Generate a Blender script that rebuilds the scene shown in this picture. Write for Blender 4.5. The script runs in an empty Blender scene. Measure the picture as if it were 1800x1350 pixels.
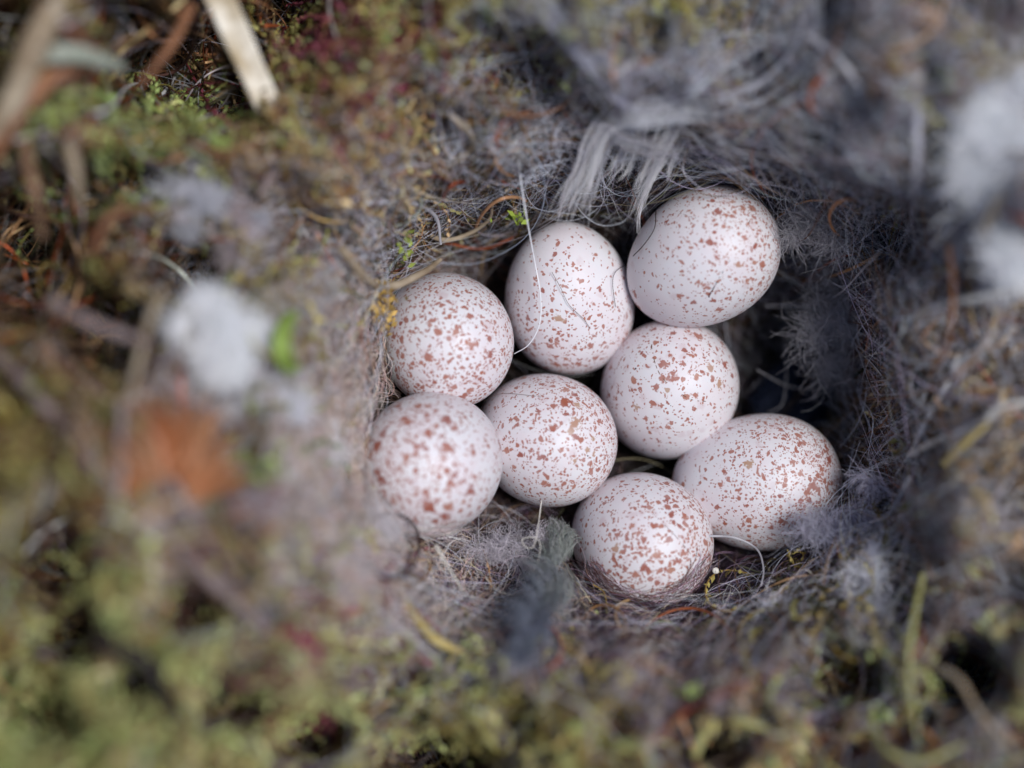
import bpy, math, random
import numpy as np
from mathutils import Vector
rng = np.random.default_rng(7)
random.seed(7)
U = 0.01            # all layout numbers below are centimetres; U turns them into metres
D = 22.0            # camera height above the plane the eggs lie in, cm
PX = 187.5          # photograph pixels per cm in that plane
sc = bpy.context.scene
COL = sc.collection

# ---------------------------------------------------------------- camera
cd = bpy.data.cameras.new("camera"); cam = bpy.data.objects.new("camera", cd); COL.objects.link(cam)
cam.location = (0, 0, D * U); cam.rotation_euler = (0, 0, 0)
cd.sensor_width = 36; cd.lens = 36 * D / 9.6
cd.clip_start = 0.005; cd.clip_end = 60
cd.dof.use_dof = True; cd.dof.focus_distance = (D - 0.42) * U; cd.dof.aperture_fstop = 7.6; cd.dof.aperture_blades = 0
sc.camera = cam
# ---------------------------------------------------------------- light: bright overcast shade
w = bpy.data.worlds.new("World"); sc.world = w; w.use_nodes = True
nt = w.node_tree; nt.nodes.clear()
sky = nt.nodes.new("ShaderNodeTexSky"); sky.sky_type = 'NISHITA'; sky.sun_disc = False
SUN_EL, SUN_AZ = math.radians(69), math.radians(78)   # azimuth clockwise from +Y
sky.sun_elevation = SUN_EL; sky.sun_rotation = SUN_AZ; sky.dust_density = 1.0; sky.ozone_density = 2.5
bg = nt.nodes.new("ShaderNodeBackground"); bg.inputs[1].default_value = 0.060
out = nt.nodes.new("ShaderNodeOutputWorld")
nt.links.new(sky.outputs[0], bg.inputs[0]); nt.links.new(bg.outputs[0], out.inputs[0])
sd = bpy.data.lights.new("sun", 'SUN'); sd.energy = 1.5; sd.angle = math.radians(16); sd.color = (1.0, 0.98, 0.975)
sun = bpy.data.objects.new("sun", sd); COL.objects.link(sun)
dirv = Vector((math.sin(SUN_AZ) * math.cos(SUN_EL), math.cos(SUN_AZ) * math.cos(SUN_EL), math.sin(SUN_EL)))
sun.rotation_euler = dirv.to_track_quat('Z', 'Y').to_euler(); sun.location = (0, 0, 1)
vs = sc.view_settings; vs.view_transform = 'Standard'; vs.look = 'None'; vs.gamma = 1; vs.use_curve_mapping = False
vs.exposure = 1.06
sc.cycles.use_denoising = True
sc.cycles.max_bounces = 14; sc.cycles.diffuse_bounces = 10; sc.cycles.transmission_bounces = 12
try:
    sc.cycles_curves.shape = 'RIBBONS'; sc.cycles_curves.subdivisions = 2
except Exception: pass

# ---------------------------------------------------------------- surface of the nest, as seen pixel -> height
HG = np.array([
 [2.4,2.1,1.5,1.3,1.3,1.4,1.5,1.7,2.0,2.3],
 [2.4,2.1,1.3,1.1,1.0,0.9,1.1,1.4,1.9,2.3],
 [2.4,2.2,1.7,1.0,0.5,0.0,0.1,0.5,1.6,2.2],
 [2.5,2.4,2.0,0.9,-1.2,-1.2,-1.1,-1.2,1.1,1.9],
 [2.8,2.8,2.4,0.9,-1.1,-1.0,-1.05,-2.6,0.6,1.7],
 [3.0,3.0,2.6,1.1,-0.8,-0.9,-1.0,-2.3,0.3,1.7],
 [3.2,3.2,2.7,1.5,-0.4,-0.9,-0.9,-1.1,0.9,1.9],
 [3.2,3.2,2.8,1.8,0.5,0.2,0.0,0.3,1.4,2.2],
 [3.3,3.2,2.9,2.3,1.7,1.5,1.4,1.6,2.0,2.4],
 [3.4,3.3,3.0,2.6,2.3,2.2,2.2,2.3,2.5,2.8]])
def _cub(t):
    return np.stack([-.5*t+t*t-.5*t**3, 1-2.5*t*t+1.5*t**3, .5*t+2*t*t-1.5*t**3, -.5*t*t+.5*t**3])
def grid_z(u, v):
    u = np.asarray(u, float); v = np.asarray(v, float)
    gx = np.clip(u / 200, 0, 9 - 1e-6); gy = np.clip(v / 150, 0, 9 - 1e-6)
    ix = gx.astype(int); iy = gy.astype(int); wx = _cub(gx - ix); wy = _cub(gy - iy)
    z = 0
    for a in range(4):
        for b in range(4):
            z = z + wx[a] * wy[b] * HG[np.clip(iy + b - 1, 0, 9), np.clip(ix + a - 1, 0, 9)]
    return z
_lat = {}
def vnoise(u, v, s, seed=0):
    if seed not in _lat: _lat[seed] = np.random.default_rng(1000 + seed).random((97, 97))
    L = _lat[seed]; x = np.asarray(u) / s + 500; y = np.asarray(v) / s + 500
    ix = np.floor(x).astype(int); iy = np.floor(y).astype(int); fx = x - ix; fy = y - iy
    fx = fx*fx*(3-2*fx); fy = fy*fy*(3-2*fy)
    g = lambda a, b: L[(iy + b) % 97, (ix + a) % 97]
    return (g(0,0)*(1-fx)+g(1,0)*fx)*(1-fy) + (g(0,1)*(1-fx)+g(1,1)*fx)*fy
CU, CV = 1075, 690
def outside(u, v):                    # 0 in the egg cup, 1 out on the moss
    r = np.hypot((u - CU) / 500, (v - CV) / 420)
    return np.clip((r - 0.85) / 0.45, 0, 1)
def lumps(u, v):
    return vnoise(u, v, 130, 1) * .65 + vnoise(u, v, 60, 2) * .35
HOLES = [(290,130,90,70,1.),(405,120,40,80,1.),(50,400,100,80,1.),(190,585,70,60,1.),(230,320,60,30,.7),(140,1120,60,35,.8),(330,1075,50,28,.7),(420,1240,45,30,.7),(90,1250,50,35,.7),(560,1290,50,35,.7),(230,30,60,30,.7),(20,60,40,50,.6),(140,330,50,40,.6),(330,480,60,50,.7),(90,980,50,60,.7),(40,520,50,50,.6),(250,1180,45,40,.7),(30,1200,60,50,.7),
 (1580,420,50,60,.5),(1260,1310,50,25,.6),(1480,1190,60,40,.6),(1700,1190,50,40,.7),(760,1330,90,30,.7),(520,20,40,60,.6)]
def hole(u, v):
    h = 0
    for a, b, c, d, w_ in HOLES: h = np.maximum(h, min(1, w_*1.2)*np.exp(-(((u-a)/c/1.25)**2 + ((v-b)/d/1.25)**2)**1.3))
    return h
GAPS = [(1395,655,75,100,1.),(1330,1000,110,28,1.),(1060,640,70,60,.9),(850,425,55,38,.9),(1110,400,40,50,.8),(1120,850,60,40,.9),(640,690,40,30,.6),(960,905,60,25,.7),(1440,560,50,40,.4),(1400,750,70,50,.6)]
def gap(u, v):
    h = 0
    for a, b, c, d, w_ in GAPS: h = np.maximum(h, w_*np.exp(-((u-a)/c)**2 - ((v-b)/d)**2))
    return h
def shade_bank(u, v):                       # mossy side walls added out of view, raised to shade the cup
    e = np.maximum(np.maximum(-170 - u, u - 1970), np.maximum(-150 - v, v - 1510))
    e = np.clip(e, 0, None); r = np.clip(e/280, 0, 1); r = r*r*(3-2*r)
    return 3.8*r*(1 - .75*np.clip((u - 900)/900, 0, 1))*(.85 + .3*vnoise(u, v, 210, 9)) - np.clip(e - 420, 0, None)**1.3/110.
def surf_z(u, v):
    o = outside(u, v)
    return grid_z(u, v) + shade_bank(u, v) - 2.0*hole(u, v) + (lumps(u, v) - .55) * (0.25 + 1.9 * o) + (vnoise(u, v, 22, 3) - .5) * .14
def P(u, v, z):                       # the point at height z (cm) that is seen at pixel u, v
    u = np.asarray(u, float); v = np.asarray(v, float); z = np.asarray(z, float)
    u, v, z = np.broadcast_arrays(u, v, z); k = (D - z) / D
    return np.stack([(u - 900) / PX * k, (675 - v) / PX * k, z + 0*k], -1)

# ---------------------------------------------------------------- helpers
def tag(o, label=None, cat=None, group=None, kind=None):
    if label: o['label'] = label
    if cat: o['category'] = cat
    if group: o['group'] = group
    if kind: o['kind'] = kind
    return o
def empty(name, p, label, cat, group=None):
    o = bpy.data.objects.new(name, None); COL.objects.link(o); o.location = Vector(p) * U; o.empty_display_size = .002
    bpy.context.view_layer.update()
    return tag(o, label, cat, group)
def adopt(o, parent):
    if parent is not None:
        o.parent = parent; o.matrix_parent_inverse = parent.matrix_world.inverted()
    return o
def node_mat(name, base=None, rough=.7, attr=None, spec=.3, sss=0, trans=0):
    m = bpy.data.materials.new(name); m.use_nodes = True
    b = m.node_tree.nodes['Principled BSDF']
    b.inputs['Roughness'].default_value = rough; b.inputs['Specular IOR Level'].default_value = spec
    if base: b.inputs['Base Color'].default_value = (*base, 1)
    if attr:
        a = m.node_tree.nodes.new('ShaderNodeAttribute'); a.attribute_name = attr
        m.node_tree.links.new(a.outputs['Color'], b.inputs['Base Color'])
    if sss:
        b.inputs['Subsurface Weight'].default_value = sss; b.inputs['Subsurface Scale'].default_value = .001
    return m
def mesh_obj(name, V, F, mat, parent=None, smooth=True, vcol=None, fattr=None):
    me = bpy.data.meshes.new(name); V = np.asarray(V, np.float32) * U
    F = np.asarray(F, np.int32); n, k = F.shape
    me.vertices.add(len(V)); me.vertices.foreach_set('co', V.ravel())
    me.loops.add(n * k); me.loops.foreach_set('vertex_index', F.ravel())
    me.polygons.add(n); me.polygons.foreach_set('loop_start', np.arange(0, n * k, k, dtype=np.int32))
    me.polygons.foreach_set('loop_total', np.full(n, k, np.int32))
    me.update(calc_edges=True); me.validate()
    if smooth: me.polygons.foreach_set('use_smooth', np.ones(len(me.polygons), bool))
    if vcol is not None:
        a = me.attributes.new('col', 'FLOAT_COLOR', 'POINT')
        a.data.foreach_set('color', np.concatenate([vcol, np.ones((len(V), 1))], 1).astype(np.float32).ravel())
    for nm, val in (fattr or {}).items():
        a = me.attributes.new(nm, 'FLOAT', 'POINT'); a.data.foreach_set('value', np.asarray(val, np.float32))
    me.materials.append(mat)
    o = bpy.data.objects.new(name, me); COL.objects.link(o)
    return adopt(o, parent)
def curves_obj(name, pts, rad, col, mat, parent=None):
    """pts (N,K,3) cm, rad (N,K) cm, col (N,3)"""
    N, K, _ = pts.shape
    hc = bpy.data.hair_curves.new(name); hc.add_curves([K] * N)
    hc.points.foreach_set('position', (pts * U).astype(np.float32).ravel())
    ra = hc.attributes.get('radius') or hc.attributes.new('radius', 'FLOAT', 'POINT')
    ra.data.foreach_set('value', (rad * U).astype(np.float32).ravel())
    a = hc.attributes.new('col', 'FLOAT_COLOR', 'CURVE')
    a.data.foreach_set('color', np.concatenate([col, np.ones((N, 1))], 1).astype(np.float32).ravel())
    hc.materials.append(mat)
    o = bpy.data.objects.new(name, hc); COL.objects.link(o)
    return adopt(o, parent)
def spline(pts, n):                   # Catmull-Rom through the given points
    p = np.asarray(pts, float)
    if len(p) == 2: return p[0] + (p[1] - p[0]) * np.linspace(0, 1, n)[:, None]
    p = np.vstack([2*p[0]-p[1], p, 2*p[-1]-p[-2]]); m = len(p) - 3
    t = np.linspace(0, m - 1e-6, n); i = t.astype(int); W = _cub(t - i)
    return sum(W[a][:, None] * p[i + a] for a in range(4))
def tube(C, R, sides=8, flat=1.0, ridges=0):
    C = np.asarray(C); n = len(C); R = np.broadcast_to(R, (n,))
    T = np.gradient(C, axis=0); T /= np.linalg.norm(T, axis=1)[:, None] + 1e-9
    S = np.cross(T, [0, 0, 1.]); S /= np.linalg.norm(S, axis=1)[:, None] + 1e-9
    N = np.cross(S, T); a = np.linspace(0, 2*np.pi, sides, endpoint=False)
    rr = 1 + (.12 * np.cos(a * ridges) if ridges else 0 * a)
    V = C[:, None] + R[:, None, None] * rr[None, :, None] * (np.cos(a)[None, :, None] * S[:, None] + flat * np.sin(a)[None, :, None] * N[:, None])
    V = V.reshape(-1, 3)
    i = np.arange(n - 1)[:, None] * sides; j = np.arange(sides)[None]; j2 = (j + 1) % sides
    F = np.stack([i + j, i + j2, i + sides + j2, i + sides + j], -1).reshape(-1, 4)
    V = np.vstack([V, C[0], C[-1]]); k = len(V) - 2
    jj = np.arange(sides); jn = (jj + 1) % sides
    F = np.vstack([F, np.stack([jn, jj, np.full(sides, k), np.full(sides, k)], -1), np.stack([(n-1)*sides+jj, (n-1)*sides+jn, np.full(sides, k+1), np.full(sides, k+1)], -1)])
    return V, F
def fix_tris(F):                      # caps carry a repeated index: give them as degenerate-free quads is impossible, so split
    return F
def path3(uvh, n, absz=False):
    """list of (u, v, height above nest) -> (n,3) centimetres; absz: third number is the absolute height"""
    q = spline(uvh, n)
    z = q[:, 2] if absz else grid_z(q[:, 0], q[:, 1]) + q[:, 2] + .25
    return P(q[:, 0], q[:, 1], z)

# ---------------------------------------------------------------- materials
HAIR = node_mat('fibre', attr='col', rough=.55, spec=.35)
DOWN = node_mat('down_fibre', attr='col', rough=.6, spec=.3)
_n = DOWN.node_tree.nodes; _l = DOWN.node_tree.links
_tr = _n.new('ShaderNodeBsdfTranslucent'); _mx = _n.new('ShaderNodeMixShader'); _mx.inputs[0].default_value = .35
_l.new([q for q in _n if q.type == 'ATTRIBUTE'][0].outputs['Color'], _tr.inputs[0]); _l.new(_n['Principled BSDF'].outputs[0], _mx.inputs[1]); _l.new(_tr.outputs[0], _mx.inputs[2])
_l.new(_mx.outputs[0], [q for q in _n if q.type == 'OUTPUT_MATERIAL'][0].inputs[0])
MOSS = node_mat('moss_leaf', attr='col', rough=.6, spec=.3)
def stalk_mat(name, c1, c2, rough=.65):
    m = node_mat(name, c1, rough); n = m.node_tree.nodes; l = m.node_tree.links
    tc = n.new('ShaderNodeTexCoord'); no = n.new('ShaderNodeTexNoise'); no.inputs['Scale'].default_value = 420; no.inputs['Detail'].default_value = 4
    r = n.new('ShaderNodeValToRGB'); r.color_ramp.elements[0].position = .35; r.color_ramp.elements[1].position = .65
    r.color_ramp.elements[0].color = (*c1, 1); r.color_ramp.elements[1].color = (*c2, 1)
    l.new(tc.outputs['Object'], no.inputs['Vector']); l.new(no.outputs['Fac'], r.inputs['Fac']); l.new(r.outputs['Color'], n['Principled BSDF'].inputs['Base Color'])
    bp = n.new('ShaderNodeBump'); bp.inputs['Strength'].default_value = .4; bp.inputs['Distance'].default_value = .0001
    l.new(no.outputs['Fac'], bp.inputs['Height']); l.new(bp.outputs['Normal'], n['Principled BSDF'].inputs['Normal'])
    return m
_sm = {}
def smat(key):
    T = {'tan': ((.22,.16,.10),(.38,.31,.22)), 'brown': ((.10,.055,.03),(.24,.14,.08)), 'rust': ((.12,.05,.025),(.26,.12,.06)),
         'grey': ((.27,.26,.28),(.46,.45,.48)), 'pale': ((.50,.47,.42),(.70,.67,.60)), 'straw': ((.42,.33,.20),(.80,.74,.62)),
         'yellow': ((.30,.22,.07),(.48,.38,.14)), 'green': ((.14,.20,.03),(.24,.33,.07)), 'olive': ((.20,.19,.06),(.40,.38,.16)),
         'mauve': ((.13,.09,.08),(.27,.21,.20)), 'white': ((.62,.64,.68),(.80,.80,.82)), 'dark': ((.010,.008,.010),(.03,.02,.02)),
         'crimson': ((.13,.01,.04),(.34,.04,.10)), 'orange': ((.40,.13,.03),(.55,.22,.06)), 'ivory': ((.66,.62,.55),(.82,.80,.74)),
         'greygreen': ((.24,.26,.20),(.42,.44,.36))}
    if key not in _sm: _sm[key] = stalk_mat(key + '_stalk', *T[key])
    return _sm[key]

# ---------------------------------------------------------------- ground and nest wall
m = node_mat('soil', (.02,.015,.012), .9)
xs = np.linspace(-60, 60, 61)
X, Y = np.meshgrid(xs, xs); Z = -4.0 + .5 * (vnoise(X*10, Y*10, 30, 8) - .5)
V = np.stack([X, Y, Z], -1).reshape(-1, 3); i = np.arange(60)
I, J = np.meshgrid(i, i); F = np.stack([J*61+I, J*61+I+1, (J+1)*61+I+1, (J+1)*61+I], -1).reshape(-1, 4)
tag(mesh_obj('ground', V, F, m), kind='structure')

nest = empty('bird_nest', P(CU, CV, -1.6), 'mossy bird nest cup felted with grey hair around eight speckled eggs', 'nest')
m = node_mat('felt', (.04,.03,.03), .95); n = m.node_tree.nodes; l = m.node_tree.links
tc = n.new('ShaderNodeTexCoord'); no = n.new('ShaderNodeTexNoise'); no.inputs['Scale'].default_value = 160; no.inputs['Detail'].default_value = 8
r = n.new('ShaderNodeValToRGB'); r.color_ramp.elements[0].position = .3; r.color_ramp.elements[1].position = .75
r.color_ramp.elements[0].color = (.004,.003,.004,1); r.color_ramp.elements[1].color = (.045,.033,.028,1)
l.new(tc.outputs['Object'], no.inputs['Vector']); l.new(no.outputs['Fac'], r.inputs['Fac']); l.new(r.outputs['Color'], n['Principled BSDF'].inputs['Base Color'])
us = np.arange(-1000, 2801, 9.); vv = np.arange(-950, 2301, 9.)
Ug, Vg = np.meshgrid(us, vv)
edge = np.maximum(np.maximum(-180 - Ug, Ug - 1980), np.maximum(-150 - Vg, Vg - 1500))
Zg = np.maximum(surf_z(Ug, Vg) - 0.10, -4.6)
V = P(Ug, Vg, Zg).reshape(-1, 3); nu, nv = len(us), len(vv)
I, J = np.meshgrid(np.arange(nu-1), np.arange(nv-1)); F = np.stack([J*nu+I, (J+1)*nu+I, (J+1)*nu+I+1, J*nu+I+1], -1).reshape(-1, 4)
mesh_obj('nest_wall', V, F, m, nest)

# ---------------------------------------------------------------- eggs
def egg_mat(name, speck, seed, base):
    m = bpy.data.materials.new(name); m.use_nodes = True; n = m.node_tree.nodes; l = m.node_tree.links; b = n['Principled BSDF']
    tc = n.new('ShaderNodeTexCoord'); obj = tc.outputs['Object']
    def math_(op, a, c=None, d=None, clamp=False):
        k = n.new('ShaderNodeMath'); k.operation = op; k.use_clamp = clamp
        for q, x in enumerate((a, c, d)):
            if x is None: continue
            if isinstance(x, (int, float)): k.inputs[q].default_value = x
            else: l.new(x, k.inputs[q])
        return k.outputs[0]
    def att(nm):
        a = n.new('ShaderNodeAttribute'); a.attribute_name = nm; return a.outputs['Fac']
    def noise(scale, det=3, off=0):
        mp = n.new('ShaderNodeMapping'); mp.inputs['Location'].default_value = (seed*.37+off, seed*.11, off); l.new(obj, mp.inputs['Vector'])
        k = n.new('ShaderNodeTexNoise'); k.inputs['Scale'].default_value = scale; k.inputs['Detail'].default_value = det
        l.new(mp.outputs[0], k.inputs['Vector']); return k
    nf = noise(2600, 3).outputs['Fac']
    f = att('spot')
    wob = math_('MULTIPLY', math_('SUBTRACT', nf, .5), 2.6)
    big = math_('ADD', f, wob)
    mb = n.new('ShaderNodeMapRange'); mb.interpolation_type = 'SMOOTHSTEP'; mb.inputs[1].default_value = .18; mb.inputs[2].default_value = .56; l.new(big, mb.inputs[0])
    masks = [math_('MULTIPLY', mb.outputs[0], math_('GREATER_THAN', f, .001))]
    dens = att('dens')
    nv = noise(900, 2, 5)
    vm = n.new('ShaderNodeVectorMath'); vm.operation = 'SCALE'; vm.inputs['Scale'].default_value = .0011
    l.new(nv.outputs['Color'], vm.inputs[0]); va = n.new('ShaderNodeVectorMath'); va.operation = 'ADD'; l.new(obj, va.inputs[0]); l.new(vm.outputs[0], va.inputs[1])
    for scale, keep, rad in ((1150, .62, .25), (2100, .80, .33), (3200, .7, .33), (720, .16, .19)):
        vo = n.new('ShaderNodeTexVoronoi'); vo.inputs['Scale'].default_value = scale * (1 + .07 * seed % .5); l.new(va.outputs[0], vo.inputs['Vector'])
        sp = n.new('ShaderNodeSeparateColor'); l.new(vo.outputs['Color'], sp.inputs[0])
        thr = math_('MULTIPLY', math_('MULTIPLY', dens, keep), speck)
        on = math_('LESS_THAN', sp.outputs[0], thr)
        rr = math_('MULTIPLY', math_('ADD', sp.outputs[1], .35), rad)
        dd = math_('ADD', vo.outputs['Distance'], math_('MULTIPLY', wob, .13))
        mr = n.new('ShaderNodeMapRange'); mr.interpolation_type = 'SMOOTHSTEP'
        l.new(dd, mr.inputs[0]); l.new(rr, mr.inputs[1]); l.new(math_('ADD', rr, .10), mr.inputs[2]); mr.inputs[3].default_value = .95; mr.inputs[4].default_value = 0
        masks.append(math_('MULTIPLY', mr.outputs[0], on))
    mask = masks[0]
    for q in masks[1:]: mask = math_('MAXIMUM', mask, q)
    rp = n.new('ShaderNodeValToRGB'); e = rp.color_ramp.elements
    e[0].position = 0; e[0].color = (.29,.075,.05,1); e[1].position = 1; e[1].color = (.42,.26,.17,1)
    x = e.new(.45); x.color = (.37,.125,.075,1)
    tn = math_('ADD', att('tone'), math_('MULTIPLY', math_('SUBTRACT', noise(500, 2, 9).outputs['Fac'], .5), .8), clamp=True); l.new(tn, rp.inputs[0])
    # faint lilac-grey spots under the surface of the shell
    uv_ = n.new('ShaderNodeTexVoronoi'); uv_.inputs['Scale'].default_value = 640 + 9*seed; l.new(va.outputs[0], uv_.inputs['Vector'])
    us_ = n.new('ShaderNodeSeparateColor'); l.new(uv_.outputs['Color'], us_.inputs[0])
    um = n.new('ShaderNodeMapRange'); um.interpolation_type = 'SMOOTHSTEP'; um.inputs[1].default_value = .16; um.inputs[2].default_value = .42; um.inputs[3].default_value = .30; um.inputs[4].default_value = 0
    l.new(math_('ADD', uv_.outputs['Distance'], math_('MULTIPLY', wob, .08)), um.inputs[0])
    under = math_('MULTIPLY', um.outputs[0], math_('LESS_THAN', us_.outputs[2], .30))
    gr = noise(260, 4, 3)
    br = n.new('ShaderNodeValToRGB'); e = br.color_ramp.elements; e[0].position = .35; e[1].position = .7
    e[0].color = (base[0]*.97, base[1]*.91, base[2]*.92, 1); e[1].color = (*base, 1); l.new(gr.outputs['Fac'], br.inputs[0])
    mx = n.new('ShaderNodeMix'); mx.data_type = 'RGBA'
    mu = n.new('ShaderNodeMix'); mu.data_type = 'RGBA'; l.new(under, mu.inputs['Factor']); l.new(br.outputs[0], mu.inputs[6]); mu.inputs[7].default_value = (.50,.33,.34,1)
    st_ = noise(700, 3, 13).outputs['Fac']
    l.new(math_('MULTIPLY', mask, math_('ADD', .62, math_('MULTIPLY', st_, .55)), clamp=True), mx.inputs['Factor']); l.new(mu.outputs[2], mx.inputs[6]); l.new(rp.outputs[0], mx.inputs[7])
    # a few pin-point black grains
    v3 = n.new('ShaderNodeTexVoronoi'); v3.inputs['Scale'].default_value = 420 + 13 * seed; l.new(obj, v3.inputs['Vector'])
    s3 = n.new('ShaderNodeSeparateColor'); l.new(v3.outputs['Color'], s3.inputs[0])
    dk = math_('MULTIPLY', math_('LESS_THAN', v3.outputs['Distance'], .045), math_('LESS_THAN', s3.outputs[1], .35))
    m2 = n.new('ShaderNodeMix'); m2.data_type = 'RGBA'; l.new(dk, m2.inputs['Factor']); l.new(mx.outputs[2], m2.inputs[6]); m2.inputs[7].default_value = (.03,.02,.03,1)
    l.new(m2.outputs[2], b.inputs['Base Color'])
    b.inputs['Subsurface Weight'].default_value = .14; b.inputs['Subsurface Scale'].default_value = .0012; b.inputs['Subsurface Radius'].default_value = (1.0, .40, .30)
    b.inputs['Roughness'].default_value = .50; b.inputs['Specular IOR Level'].default_value = .42
    fine = noise(5200, 2, 1)
    bp = n.new('ShaderNodeBump'); bp.inputs['Strength'].default_value = .22; bp.inputs['Distance'].default_value = .00004
    l.new(fine.outputs['Fac'], bp.inputs['Height']); l.new(bp.outputs[0], b.inputs['Normal'])
    return m
K1 = 550 / 1800
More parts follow.
